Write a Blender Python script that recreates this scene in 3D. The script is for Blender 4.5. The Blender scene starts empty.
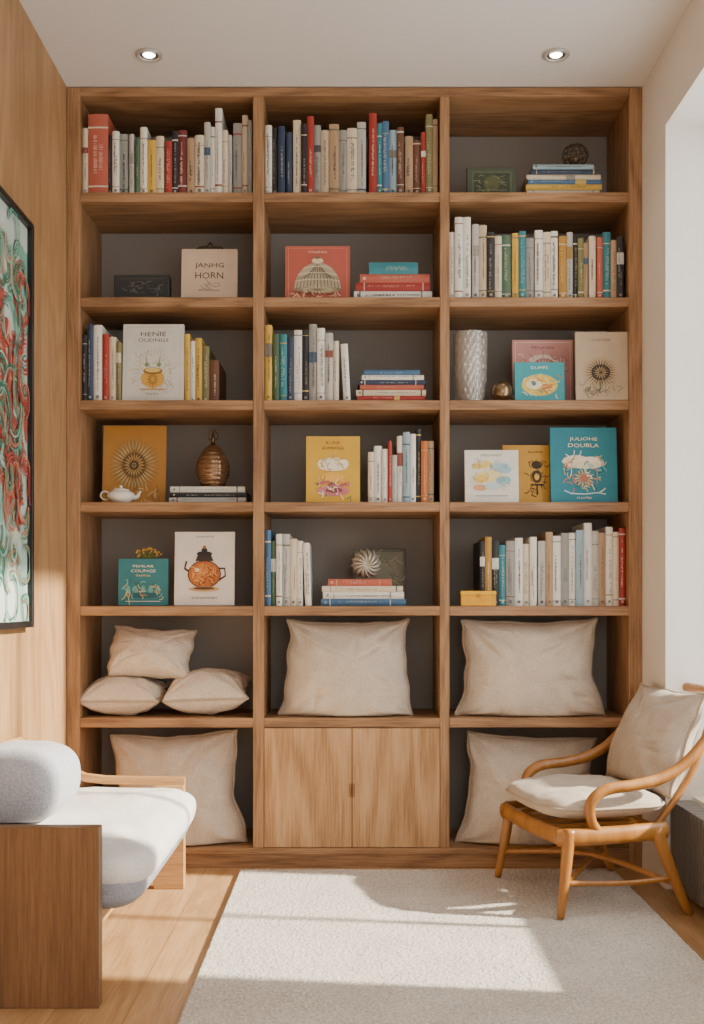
import bpy, math, random
from mathutils import Vector, Matrix, noise
random.seed(7)
SC=bpy.context.scene
COL=SC.collection
D=3.65; F=1095.0; EZ=0.887
def wx(px,y=0.0): return (px-350)*(D+y)/F
def wz(py,y=0.0): return EZ-(py-602)*(D+y)/F

# ---------------------------------------------------------------- materials
def hexc(h):
    h=h.lstrip('#'); r=[int(h[i:i+2],16)/255 for i in (0,2,4)]
    return tuple((c/12.92 if c<=0.04045 else ((c+0.055)/1.055)**2.4) for c in r)+(1,)
def mixh(a,b,t):
    a=a.lstrip('#');b=b.lstrip('#')
    return '#'+''.join('%02X'%int(int(a[i:i+2],16)*(1-t)+int(b[i:i+2],16)*t) for i in (0,2,4))
MC={}
def base_mat(name):
    m=bpy.data.materials.new(name); m.use_nodes=True
    nt=m.node_tree; b=nt.nodes['Principled BSDF']; return m,nt,b
def paint(h,rough=0.6,metal=0.0,var=0.08,scale=40,bump=0.0,name=None):
    k=('p',h,rough,metal,var,scale,bump)
    if k in MC: return MC[k]
    m,nt,b=base_mat(name or 'paint_'+h.strip('#'))
    tc=nt.nodes.new('ShaderNodeTexCoord'); no=nt.nodes.new('ShaderNodeTexNoise')
    no.inputs['Scale'].default_value=scale; no.inputs['Detail'].default_value=3
    nt.links.new(tc.outputs['Object'],no.inputs['Vector'])
    r=nt.nodes.new('ShaderNodeValToRGB'); c=hexc(h)
    r.color_ramp.elements[0].position=.3; r.color_ramp.elements[1].position=.7
    r.color_ramp.elements[0].color=tuple(x*(1-var) for x in c[:3])+(1,)
    r.color_ramp.elements[1].color=tuple(min(1,x*(1+var)) for x in c[:3])+(1,)
    nt.links.new(no.outputs['Fac'],r.inputs['Fac']); nt.links.new(r.outputs['Color'],b.inputs['Base Color'])
    b.inputs['Roughness'].default_value=rough; b.inputs['Metallic'].default_value=metal
    if bump:
        bp=nt.nodes.new('ShaderNodeBump'); bp.inputs['Strength'].default_value=bump; bp.inputs['Distance'].default_value=.003
        nt.links.new(no.outputs['Fac'],bp.inputs['Height']); nt.links.new(bp.outputs['Normal'],b.inputs['Normal'])
    MC[k]=m; return m
def wood(name,axis,dark,mid,light,rough=.5,planks=None,ring=34,offs=(0,0,0),ringamp=.08,fine=170,lowx=4.5,along=7):
    k=('w',name)
    if k in MC: return MC[k]
    m,nt,b=base_mat(name); N=nt.nodes; L=nt.links
    tc=N.new('ShaderNodeTexCoord')
    src=tc.outputs['Object']
    def mapn(sc):
        mp=N.new('ShaderNodeMapping'); mp.inputs['Scale'].default_value=sc; mp.inputs['Location'].default_value=offs
        L.new(src,mp.inputs['Vector']); return mp.outputs['Vector']
    def ax(a,bb): return tuple(a if i==axis else bb for i in range(3))
    n1=N.new('ShaderNodeTexNoise'); n1.inputs['Scale'].default_value=1; n1.inputs['Detail'].default_value=2.5
    n1.inputs['Distortion'].default_value=.3
    L.new(mapn(ax(lowx*.2,lowx)),n1.inputs['Vector'])
    mu=N.new('ShaderNodeMath'); mu.operation='MULTIPLY'; mu.inputs[1].default_value=ring*1.6; L.new(n1.outputs['Fac'],mu.inputs[0])
    si=N.new('ShaderNodeMath'); si.operation='SINE'; L.new(mu.outputs[0],si.inputs[0])
    n2=N.new('ShaderNodeTexNoise'); n2.inputs['Scale'].default_value=1; n2.inputs['Detail'].default_value=6; n2.inputs['Roughness'].default_value=.7
    L.new(mapn(ax(along,fine)),n2.inputs['Vector'])
    ma=N.new('ShaderNodeMath'); ma.operation='MULTIPLY_ADD'; ma.inputs[1].default_value=ringamp; L.new(si.outputs[0],ma.inputs[0]); L.new(n2.outputs['Fac'],ma.inputs[2])
    r=N.new('ShaderNodeValToRGB'); e=r.color_ramp.elements
    e[0].position=.30; e[0].color=hexc(dark); e[1].position=.70; e[1].color=hexc(light)
    q=e.new(.5); q.color=hexc(mid)
    L.new(ma.outputs[0],r.inputs['Fac'])
    out=r.outputs['Color']
    if planks:
        across,width,length=planks
        br=N.new('ShaderNodeTexBrick')
        sp=N.new('ShaderNodeSeparateXYZ'); L.new(src,sp.inputs[0]); cb=N.new('ShaderNodeCombineXYZ')
        L.new(sp.outputs[axis],cb.inputs[0]); L.new(sp.outputs[across],cb.inputs[1])
        L.new(cb.outputs[0],br.inputs['Vector'])
        br.inputs['Scale'].default_value=1; br.inputs['Brick Width'].default_value=length; br.inputs['Row Height'].default_value=width
        br.inputs['Mortar Size'].default_value=.0012; br.inputs['Mortar Smooth'].default_value=.3
        br.inputs['Color1'].default_value=(1,1,1,1); br.inputs['Color2'].default_value=(.82,.80,.77,1); br.inputs['Mortar'].default_value=(.45,.4,.35,1)
        mx=N.new('ShaderNodeMix'); mx.data_type='RGBA'; mx.blend_type='MULTIPLY'; mx.inputs[0].default_value=1
        L.new(out,mx.inputs[6]); L.new(br.outputs['Color'],mx.inputs[7]); out=mx.outputs[2]
    L.new(out,b.inputs['Base Color']); b.inputs['Roughness'].default_value=rough
    bp=N.new('ShaderNodeBump'); bp.inputs['Strength'].default_value=.12; bp.inputs['Distance'].default_value=.002
    L.new(n2.outputs['Fac'],bp.inputs['Height']); L.new(bp.outputs['Normal'],b.inputs['Normal'])
    MC[k]=m; return m
def fabric(name,h,h2,scale=420,bump=.5,big=18,dist=.002):
    k=('f',name)
    if k in MC: return MC[k]
    m,nt,b=base_mat(name); N=nt.nodes; L=nt.links
    tc=N.new('ShaderNodeTexCoord')
    n1=N.new('ShaderNodeTexNoise'); n1.inputs['Scale'].default_value=scale; n1.inputs['Detail'].default_value=2
    L.new(tc.outputs['Object'],n1.inputs['Vector'])
    n2=N.new('ShaderNodeTexNoise'); n2.inputs['Scale'].default_value=big; n2.inputs['Detail'].default_value=4
    L.new(tc.outputs['Object'],n2.inputs['Vector'])
    ad=N.new('ShaderNodeMath'); ad.operation='MULTIPLY_ADD'; ad.inputs[1].default_value=.35
    L.new(n2.outputs['Fac'],ad.inputs[0]); L.new(n1.outputs['Fac'],ad.inputs[2])
    r=N.new('ShaderNodeValToRGB'); r.color_ramp.elements[0].position=.45; r.color_ramp.elements[1].position=.85
    r.color_ramp.elements[0].color=hexc(h2); r.color_ramp.elements[1].color=hexc(h)
    L.new(ad.outputs[0],r.inputs['Fac']); L.new(r.outputs['Color'],b.inputs['Base Color'])
    b.inputs['Roughness'].default_value=.95
    b.inputs['Sheen Weight'].default_value=.1
    bp=N.new('ShaderNodeBump'); bp.inputs['Strength'].default_value=bump; bp.inputs['Distance'].default_value=dist
    L.new(ad.outputs[0],bp.inputs['Height']); L.new(bp.outputs['Normal'],b.inputs['Normal'])
    MC[k]=m; return m

OAK=('#735237','#99724B','#AE8762')
W_Z=wood('oak_upright',2,*OAK); W_X=wood('oak_lengthwise',0,*OAK)
W_DOOR=wood('oak_door',2,'#997046','#B48B5E','#C49D72',ring=34,ringamp=.12,lowx=3.4)
W_BENCH=wood('oak_bench',2,'#624630','#775739','#876647',ringamp=.04,ring=22)
W_BENCHX=wood('oak_bench_x',0,'#9A7043','#B28755','#C59A69')
W_CHAIR=wood('honey_wood',2,'#8C5C28','#A46E33','#B47D42',rough=.28,fine=24,ringamp=.03,along=3)
W_WALL=wood('oak_wall',2,'#9A7149','#AE865A','#BC966A',planks=(1,.30,6.0),ring=30,ringamp=.07)
W_FLOOR=wood('oak_floor',1,'#AC8456','#C49A6A','#D6AE7E',planks=(0,.16,1.5),rough=.38,ring=24)

# ---------------------------------------------------------------- mesh builder
class MB:
    def __init__(s): s.v=[];s.f=[];s.m=[];s.mats=[];s.sm=[]
    def mi(s,mat):
        if mat not in s.mats: s.mats.append(mat)
        return s.mats.index(mat)
    def add(s,vs,fs,mat,smooth=False,M=None):
        o=len(s.v); i=s.mi(mat)
        for p in vs:
            p=Vector(p); s.v.append(M@p if M is not None else p)
        for f in fs: s.f.append([a+o for a in f]); s.m.append(i); s.sm.append(smooth)
    def box(s,x0,x1,y0,y1,z0,z1,mat,M=None,bev=0):
        if bev>0:
            b=bev; X=(x0,x1);Y=(y0,y1);Z=(z0,z1); vs=[];idx={}
            for i in (0,1):
                for j in (0,1):
                    for k in (0,1):
                        sx=1-2*i; sy=1-2*j; sz=1-2*k
                        p=(X[i],Y[j],Z[k])
                        idx[i,j,k,0]=len(vs); vs.append((p[0],p[1]+sy*b,p[2]+sz*b))
                        idx[i,j,k,1]=len(vs); vs.append((p[0]+sx*b,p[1],p[2]+sz*b))
                        idx[i,j,k,2]=len(vs); vs.append((p[0]+sx*b,p[1]+sy*b,p[2]))
            fs=[]
            for i in (0,1):
                q=[idx[i,0,0,0],idx[i,1,0,0],idx[i,1,1,0],idx[i,0,1,0]]; fs.append(q if i else q[::-1])
            for j in (0,1):
                q=[idx[0,j,0,1],idx[1,j,0,1],idx[1,j,1,1],idx[0,j,1,1]]; fs.append(q[::-1] if j else q)
            for k in (0,1):
                q=[idx[0,0,k,2],idx[1,0,k,2],idx[1,1,k,2],idx[0,1,k,2]]; fs.append(q if k else q[::-1])
            for j in (0,1):
                for k in (0,1):
                    q=[idx[0,j,k,1],idx[1,j,k,1],idx[1,j,k,2],idx[0,j,k,2]]; fs.append(q if (j+k)%2 else q[::-1])
            for i in (0,1):
                for k in (0,1):
                    q=[idx[i,0,k,0],idx[i,1,k,0],idx[i,1,k,2],idx[i,0,k,2]]; fs.append(q[::-1] if (i+k)%2 else q)
            for i in (0,1):
                for j in (0,1):
                    q=[idx[i,j,0,0],idx[i,j,1,0],idx[i,j,1,1],idx[i,j,0,1]]; fs.append(q if (i+j)%2 else q[::-1])
            for i in (0,1):
                for j in (0,1):
                    for k in (0,1):
                        q=[idx[i,j,k,0],idx[i,j,k,1],idx[i,j,k,2]]; fs.append(q if (i+j+k)%2 else q[::-1])
            s.add(vs,fs,mat,False,M); return
        vs=[(x,y,z) for x in (x0,x1) for y in (y0,y1) for z in (z0,z1)]
        fs=[(0,1,3,2),(4,6,7,5),(0,4,5,1),(2,3,7,6),(0,2,6,4),(1,5,7,3)]
        s.add(vs,fs,mat,False,M)
    def lathe(s,prof,mat,c=(0,0,0),n=32,M=None,fn=None,smooth=True,cap=True):
        vs=[];fs=[]
        for (r,z) in prof:
            for k in range(n):
                a=2*math.pi*k/n
                rr=r*(fn(a,z) if fn else 1)
                vs.append((c[0]+rr*math.cos(a),c[1]+rr*math.sin(a),c[2]+z))
        for i in range(len(prof)-1):
            for k in range(n):
                fs.append((i*n+k,i*n+(k+1)%n,(i+1)*n+(k+1)%n,(i+1)*n+k))
        if cap and prof[0][0]>1e-5: fs.append(tuple(range(n))[::-1])
        if cap and prof[-1][0]>1e-5: fs.append(tuple((len(prof)-1)*n+k for k in range(n)))
        s.add(vs,fs,mat,smooth,M)
    def tube(s,pts,r,mat,n=10,sub=6,closed=False,flat=1.0,M=None,smooth_path=True):
        pts=[Vector(p) for p in pts]; m=len(pts)
        rs=r if isinstance(r,(list,tuple)) else [r]*m
        P=[];R=[]
        if smooth_path and m>2:
            rng=m if closed else m-1
            for i in range(rng):
                g=lambda j:(pts[j%m] if closed else pts[max(0,min(m-1,j))])
                p0,p1,p2,p3=g(i-1),g(i),g(i+1),g(i+2)
                for t in range(sub):
                    u=t/sub
                    P.append(.5*((2*p1)+(p2-p0)*u+(2*p0-5*p1+4*p2-p3)*u*u+(3*p1-p0-3*p2+p3)*u**3))
                    R.append(rs[i]*(1-u)+rs[(i+1)%m]*u)
            if not closed: P.append(pts[-1]); R.append(rs[-1])
        else: P=pts;R=list(rs)
        K=len(P); vs=[];fs=[]; prev=None
        for i in range(K):
            if closed: t=(P[(i+1)%K]-P[i-1]).normalized()
            else: t=(P[min(K-1,i+1)]-P[max(0,i-1)]).normalized()
            if prev is None:
                up=Vector((0,0,1)) if abs(t.z)<.9 else Vector((0,1,0))
                nrm=(up-t*up.dot(t)).normalized()
            else: nrm=(prev-t*prev.dot(t)).normalized()
            prev=nrm; bn=t.cross(nrm)
            for k in range(n):
                a=2*math.pi*k/n
                vs.append(P[i]+nrm*math.cos(a)*R[i]*flat+bn*math.sin(a)*R[i])
        for i in range(K if closed else K-1):
            for k in range(n):
                j=(i+1)%K
                fs.append((i*n+k,i*n+(k+1)%n,j*n+(k+1)%n,j*n+k))
        if not closed:
            fs.append(tuple(range(n))[::-1]); fs.append(tuple((K-1)*n+k for k in range(n)))
        s.add(vs,fs,mat,True,M)
    def obj(s,name,parent=None,label=None,category=None,group=None,kind=None,loc=None,rot=None):
        me=bpy.data.meshes.new(name); me.from_pydata([tuple(v) for v in s.v],[],s.f)
        for m in s.mats: me.materials.append(m)
        me.polygons.foreach_set('material_index',s.m); me.polygons.foreach_set('use_smooth',s.sm)
        me.update()
        o=bpy.data.objects.new(name,me); COL.objects.link(o)
        if parent: o.parent=parent
        if loc is not None: o.location=loc
        if rot is not None: o.rotation_euler=rot
        tag(o,label,category,group,kind); return o
def tag(o,label=None,category=None,group=None,kind=None):
    if label:o['label']=label
    if category:o['category']=category
    if group:o['group']=group
    if kind:o['kind']=kind
def empty(name,loc,label,category,group=None,rot=None):
    o=bpy.data.objects.new(name,None); o.empty_display_size=.05; COL.objects.link(o); o.location=loc
    if rot is not None:o.rotation_euler=rot
    tag(o,label,category,group); return o
def settle(o,z,gap=.0006):
    R=o.rotation_euler.to_matrix(); mn=min((R@v.co).z for v in o.data.vertices)
    o.location.z=z-mn+gap

# ---------------------------------------------------------------- 2D drawing on flat surfaces
class Draw:
    def __init__(s,mp): s.b=MB(); s.ts=[]; s.mp=mp; s.l=1
    def poly(s,pts,h):
        s.b.add([s.mp(a,b,s.l) for a,b in pts],[tuple(range(len(pts)))],paint(h,.7)); s.l+=1
    def ell(s,cx,cz,rx,rz,h,n=28):
        s.poly([(cx+rx*math.cos(2*math.pi*k/n),cz+rz*math.sin(2*math.pi*k/n)) for k in range(n)],h)
    def petals(s,cx,cz,r0,r1,n,h,wd=.5,squash=1.0):
        for k in range(n):
            a=2*math.pi*k/n; da=math.pi/n*wd
            pts=[(r0,0),((r0+r1)/2,da),(r1,0),((r0+r1)/2,-da)]
            s.b.add([s.mp(cx+r*math.cos(a+d),cz+squash*r*math.sin(a+d),s.l) for r,d in pts],[(0,1,2,3)],paint(h,.7))
        s.l+=1
    def line(s,pts,w,h):
        n=len(pts); vs=[];fs=[]
        for i,(a,b) in enumerate(pts):
            a0,b0=pts[max(0,i-1)];a1,b1=pts[min(n-1,i+1)]
            dx,dz=a1-a0,b1-b0; q=math.hypot(dx,dz) or 1
            nx,nz=-dz/q*w/2,dx/q*w/2
            vs+= [s.mp(a+nx,b+nz,s.l),s.mp(a-nx,b-nz,s.l)]
            if i: fs.append((2*i-2,2*i-1,2*i+1,2*i))
        s.b.add(vs,fs,paint(h,.7)); s.l+=1
    def squig(s,n,x0,x1,z0,z1,cols,seed,ln=.09,w=.009):
        rd=random.Random(seed)
        for k in range(n):
            cx,cz=rd.uniform(x0,x1),rd.uniform(z0,z1); a=rd.uniform(0,6.3); bnd=rd.uniform(-2.4,2.4); pts=[]
            for q in range(7):
                pts.append((cx,cz)); cx+=ln/6*math.cos(a); cz+=ln/6*math.sin(a); a+=bnd/6
            s.line(pts,w,rd.choice(cols)); s.l-=1
        s.l+=1
    def text(s,body,cx,cz,width,hh,h):
        cu=bpy.data.curves.new('t','FONT'); cu.body=body; cu.align_x='CENTER'; cu.resolution_u=2
        o=bpy.data.objects.new('t',cu); COL.objects.link(o)
        dg=bpy.context.evaluated_depsgraph_get(); me=bpy.data.meshes.new_from_object(o.evaluated_get(dg))
        xs=[v.co.x for v in me.vertices]; ys=[v.co.y for v in me.vertices]
        if xs:
            x0,x1,y0,y1=min(xs),max(xs),min(ys),max(ys)
            sx=width/(x1-x0); sz=hh/(y1-y0); t=MB()
            t.add([s.mp(cx+(v.co.x-(x0+x1)/2)*sx,cz+(v.co.y-(y0+y1)/2)*sz+.003*math.sin(v.co.x*3.1),s.l+2) for v in me.vertices],[tuple(p.vertices) for p in me.polygons],paint(h,.7))
            s.ts.append(t)
        bpy.data.objects.remove(o); bpy.data.curves.remove(cu); bpy.data.meshes.remove(me)

# ---------------------------------------------------------------- room shell
WL=-0.945; WR=0.975; CZ=2.606; YB=-4.6
plaster=paint('#E6E0D7',.9,var=.02,scale=6,bump=.03)
ceilm=paint('#DCD8D2',.95,var=.015,scale=5)
def shell(name,*b,mat=plaster):
    m=MB(); m.box(*b,mat); return m.obj(name,kind='structure')
shell('floor',WL-.1,1.22,YB,.40,-.05,0,mat=W_FLOOR)
shell('ceiling',WL-.1,1.22,YB,.40,CZ,CZ+.08,mat=ceilm)
shell('wall_left',WL-.1,WL,YB,.40,0,CZ,mat=W_WALL)
shell('wall_back',WL,WR,.345,.42,0,CZ)
WY0,WY1,WZ0,WZ1=-1.33,-.267,.285,2.36
FILL_Y0,FILL_Y1=-3.5,-2.0  # unseen second opening near the camera, added to bring in side light
m=MB()
m.box(WR,1.22,WY1,.40,0,CZ,plaster)
m.box(WR,1.22,FILL_Y1,WY0,0,CZ,plaster)
m.box(WR,1.22,YB,FILL_Y0,0,CZ,plaster)
m.box(WR,1.22,FILL_Y0,FILL_Y1,WZ1,CZ,plaster); m.box(WR,1.22,FILL_Y0,FILL_Y1,0,.33,plaster)
m.box(WR,1.22,WY0,WY1,WZ1,CZ,plaster)
m.box(1.06,1.22,WY0,WY1,0,WZ0,plaster)
m.obj('wall_right',kind='structure')
for n_,(a,b_,zs) in enumerate(((WY0,WY1,WZ0),(FILL_Y0,FILL_Y1,.33))):
    wf=paint('#E2DFD8',.45,var=.02)
    m=MB(); fx0,fx1=1.15,1.19
    m.box(fx0,fx1,a,a+.04,zs,WZ1,wf);m.box(fx0,fx1,b_-.04,b_,zs,WZ1,wf)
    m.box(fx0,fx1,a,b_,zs,.45,wf);m.box(fx0,fx1,a,b_,WZ1-.04,WZ1,wf)  # bottom rail made tall to block low sun from the floor
    m.box(fx0+.01,fx1-.01,(a+b_)/2-.012,(a+b_)/2+.012,zs,WZ1,wf)
    m.obj('window_%d'%(n_+1),kind='structure')  # the second frame belongs to the unseen window added for side light

# ---------------------------------------------------------------- bookcase
SL=[wz(p) for p in (192,297,400,502,606,718,848)]
TH=.032; DEP=.32
bc=empty('bookcase',(0,0,0),'full-height built-in oak bookcase with three columns and grey back','bookcase')
def part(name,*b,mat=W_Z,bev=.0015,parent=bc,label=None):
    q=MB(); q.box(*b,mat,bev=bev); return q.obj(name,parent=parent,label=label)
XL0,XL1=wx(67),wx(80); XA0,XA1=wx(253),wx(264); XB0,XB1=wx(440),wx(449.5); XR0,XR1=wx(629),wx(641)
XL0=WL+.001; XR1=WR-.001
top=CZ-.003
part('side_panel',XL0,XL1,0,DEP,0,top); part('side_panel',XR0,XR1,0,DEP,0,top)
part('divider',XA0,XA1,0.001,DEP,SL[6],top-.03); part('divider',XB0,XB1,0.001,DEP,SL[6],top-.03)
part('top_board',XL1,XR0,0,DEP,top-.03,top,mat=W_X)
part('plinth',XL1,XR0,.004,.03,0,SL[6]-.022,mat=W_X)
BP=paint('#8E877E',.85,var=.05,scale=5)
cols=[(XL1,XA0),(XA1,XB0),(XB1,XR0)]
for c,(a,b) in enumerate(cols):
    for z in SL[:6]: part('shelf_board',a,b,.002,DEP,z-TH,z,mat=W_X)
part('bottom_board',XL1,XR0,-.004,DEP,SL[6]-.022,SL[6],mat=W_X)
part('back_panel',XL1,XR0,DEP,DEP+.015,.04,top,mat=BP,bev=0,label='grey painted back panel')
dz0,dz1=SL[6]+.002,SL[5]-TH-.002; mid=(XA1+XB0)/2
for (a,b,hx) in ((XA1+.001,mid-.001,mid-.006),(mid+.001,XB0-.001,mid+.006)):
    d=part('door',a,b,-.002,.018,dz0,dz1,mat=W_DOOR,label='plain flush light oak door')
    q=MB(); zc=wz(790); q.box(hx-.003,hx+.003,-.008,-.001,zc-.022,zc+.022,paint('#8A6034',.4),bev=.001); q.obj('handle',parent=d,label='small slim wooden pull')

# ---------------------------------------------------------------- books
PAL=dict(white='#E4E0D4',cream='#D9CBB0',tan='#AE9170',beige='#C4B395',grey='#96958E',lightgrey='#B8B6AD',black='#2A2A2C',navy='#2F3E56',
 blue='#466C8E',teal='#35808A',paleblue='#94AEB8',green='#4E6A52',olive='#7C784E',red='#A2362E',salmon='#B8604C',brown='#6A4632',
 maroon='#702D2A',yellow='#D2AC48',gold='#B38638',orange='#C06C34',pink='#CF968E')
NICE=dict(paleblue='pale blue',lightgrey='light grey',navy='navy blue',gold='ochre',salmon='salmon red')
PAGES=paint('#DDD3BD',.9,var=.12,scale=200)
def book_mesh(w,h,d,col,seed):
    rnd=random.Random(seed); m=MB(); cov=paint(PAL[col],.55,var=.06,scale=30)
    def arc(x0,x1,bul,off):
        k=6; return [(x0+(x1-x0)*i/k,-off+bul*(1-math.sin(math.pi*i/k))) for i in range(k+1)]
    bul=min(.004,w*.22)
    def prism(x0,x1,z0,z1,off,mat,y1=.006):
        p=arc(x0,x1,bul,off)+[(x1,y1+bul),(x0,y1+bul)]
        n=len(p); vs=[(a,b,z0) for a,b in p]+[(a,b,z1) for a,b in p]
        fs=[(i,(i+1)%n,n+(i+1)%n,n+i) for i in range(n)]+[tuple(range(n))[::-1],tuple(range(n,2*n))]
        m.add(vs,fs,mat)
    t=min(.0022,w*.18)
    prism(-w/2,w/2,0,h,0,cov)
    m.box(-w/2,-w/2+t,bul+.004,d,0,h,cov); m.box(w/2-t,w/2,bul+.004,d,0,h,cov)
    m.box(-w/2+t,w/2-t,.005,d-.003,.003,h-.004,PAGES)
    light=col in('white','cream','beige','lightgrey','paleblue','yellow','tan','pink','grey')
    acc=rnd.choice(['#4A4A4C','#8A4A3E','#3E566E','#7A7468','#607050','#A8884E','#9A948A']) if light else rnd.choice(['#D8CEB4','#C8AE62','#C8C4BC','#D4D0C6'])
    am=paint(acc,.6)
    style=rnd.random()
    if style<.45:
        for q in (rnd.uniform(.06,.14),rnd.uniform(.8,.93)):
            prism(-w/2*.999,w/2*.999,h*q,h*q+h*rnd.uniform(.006,.022),.0006,am,y1=-bul+.001)
    elif style<.58:
        a=rnd.uniform(.5,.65); prism(-w/2*.999,w/2*.999,h*a,h*(a+rnd.uniform(.08,.2)),.0005,am,y1=-bul+.001)
    if w>.012:
        ink=paint(mixh(PAL[col],'#38383A' if light else '#EEE6D0',rnd.choice((.45,.55,.7))),.6)
        for c in range(1 if w<.02 else 2):
            z=h*rnd.uniform(.12,.35); zend=h*rnd.uniform(.5,.88); ww=w*rnd.uniform(.14,.26); xx=rnd.uniform(-.18,.18)*w
            while z<zend:
                g=rnd.uniform(.0009,.0024)
                if rnd.random()<.8: m.box(xx-ww/2,xx+ww/2*rnd.uniform(.3,1),-.0010,0.001,z,z+g,ink)
                z+=g+rnd.uniform(.0010,.0018)+(.003 if rnd.random()<.12 else 0)
        if rnd.random()<.6: m.box(-w*.18,w*.18,-.001,.001,h*.04,h*.04+w*.36,ink)
    return m
bseed=[0]
def run(spec,row,group,y0=.02):
    zb=SL[row]
    toks=[]
    for tok in spec.split():
        q=tok.split(':'); a,b=[float(t) for t in q[0].split('-')]; q1=float(q[1]); til=float(q[3]) if len(q)>3 else 0
        if 9.5<=b-a<15 and not til and int(a)%2==0:
            alt={'white':'cream','cream':'lightgrey','olive':'tan','lightgrey':'white','blue':'navy','tan':'beige','grey':'white','green':'black','brown':'maroon'}.get(q[2],'grey')
            mm_=a+(b-a)*.58; toks+=[(a,mm_,q1,q[2],0),(mm_,b,q1+5,alt,0)]
        else: toks.append((a,b,q1,q[2],til))
    for a,b,tp,col,tilt in toks:
        bseed[0]+=1; rnd=random.Random(bseed[0]*13+5)
        y=y0+rnd.uniform(0,.012)
        x0,x1=wx(a,y),wx(b,y)
        for c0,c1 in cols:
            if c0-.02<(x0+x1)/2<c1+.02: x0=max(x0,c0+.0015); x1=min(x1,c1-.0015)
        w=(x1-x0)-.0008; h=wz(tp,y)-zb
        if tilt: w*=.8
        o=book_mesh(w,h,rnd.uniform(.17,.22),col,bseed[0]).obj('book',label='%s book standing upright in a shelf row%s'%(NICE.get(col,col),', leaning slightly' if tilt else ''),category='book',group=group)
        t=math.radians(tilt)
        o.rotation_euler=(0,-t,0)
        o.location=((x0+x1)/2+(math.sin(t)*h*.55 if tilt else 0), y, zb); settle(o,zb,.0003)
def stack(layers,base,y,group,depth=.16):
    z=base+.0003
    for a,b,tp,col in layers:
        bseed[0]+=1
        t=tp*(D+y)/F; x0,x1=wx(a,y),wx(b,y)
        o=book_mesh(t-.0006,x1-x0,depth*random.uniform(.9,1),col,bseed[0]+500).obj('book',label='%s book lying flat in a stack'%NICE.get(col,col),category='book',group=group)
        o.rotation_euler=(0,math.pi/2,0); o.location=(x0,y+random.uniform(0,.006),z+t/2); z+=t
    return z
def facing(a,b,tp,zb,col,y,art,label,lean=5,th=.016,name='book',cat='book',rz=0,pages=True):
    x0,x1=wx(a,y),wx(b,y); w=x1-x0; h=(wz(tp,y)-zb)/math.cos(math.radians(lean))
    m=MB(); cov=paint(col,.55,var=.05,scale=25)
    if pages:
        m.box(-w/2,w/2,-th/2,-th/2+.0025,0,h,cov,bev=.0006); m.box(-w/2,w/2,th/2-.0025,th/2,0,h,cov)
        m.box(-w/2,-w/2+.003,-th/2+.001,th/2-.001,0,h,cov)
        m.box(-w/2+.003,w/2-.004,-th/2+.0024,th/2-.0024,.003,h-.003,PAGES)
    else: m.box(-w/2,w/2,-th/2,th/2,0,h,cov,bev=.002)
    L=math.radians(lean)
    o=m.obj(name,label=label,category=cat,loc=((x0+x1)/2,y+th/2,zb),rot=(-L,0,rz)); settle(o,zb,.0005)
    dr=Draw(lambda p,q,l:(p*w,-th/2-.0003*l,q*h))
    if art: art(dr)
    if dr.b.v: dr.b.obj('cover_illustration',parent=o)
    for t in dr.ts: t.obj('title',parent=o)
    return o

G='books on the top shelf'
run('81-88:128:cream 88-108:114:salmon 108-112:135:black 112-119:131:white 119-128:134:grey 129-134:134:lightgrey 135-140:138:green 140-147:127:white 147-156:140:yellow 156-164:136:cream 165-172:141:red 172-178:131:black 178-187:130:maroon 187-195:138:tan 195-204:135:cream 204-215:122:lightgrey 215-222:108:white 222-232:130:cream 233-242:123:grey 242-252:115:beige',0,G)
run('265-272:125:white 272-278:128:black 278-285:126:navy 286-292:132:navy 293-301:120:cream 301-307:124:black 307-314:116:red 314-321:125:grey 321-329:130:beige 329-339:124:tan 339-347:130:grey 347-357:128:cream 357-366:122:lightgrey 369-377:113:red 377-382:123:teal 382-389:121:blue 389-397:130:paleblue 397-404:127:brown 405-413:136:tan 413-421:140:brown 421-426:132:red 426-438:114:olive',0,G)
zt=stack([(527,600,6.5,'lightgrey'),(526,602,6,'yellow'),(528,602,5,'blue'),(527,601,5,'cream'),(531,598,5,'navy'),(533,594,5,'paleblue')],SL[0],.04,'stacked books')
def art_dark(d):
    d.poly([(-.4,.12),(.4,.12),(.4,.88),(-.4,.88)],'#5C6650'); d.poly([(-.36,.18),(.36,.18),(.36,.82),(-.36,.82)],'#3B4638')
    d.ell(0,.48,.16,.24,'#5E6240'); d.squig(30,-.3,.3,.25,.75,['#7C7A4A','#8A8A60','#4A5A40'],3,ln=.12,w=.02); d.line([(-.3,.26),(.3,.26)],.02,'#8A8A60')
facing(467,517,167,SL[0],'#465040',.06,art_dark,'small dark green framed picture propped on a shelf',name='picture_frame',cat='picture frame',pages=False)

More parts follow.
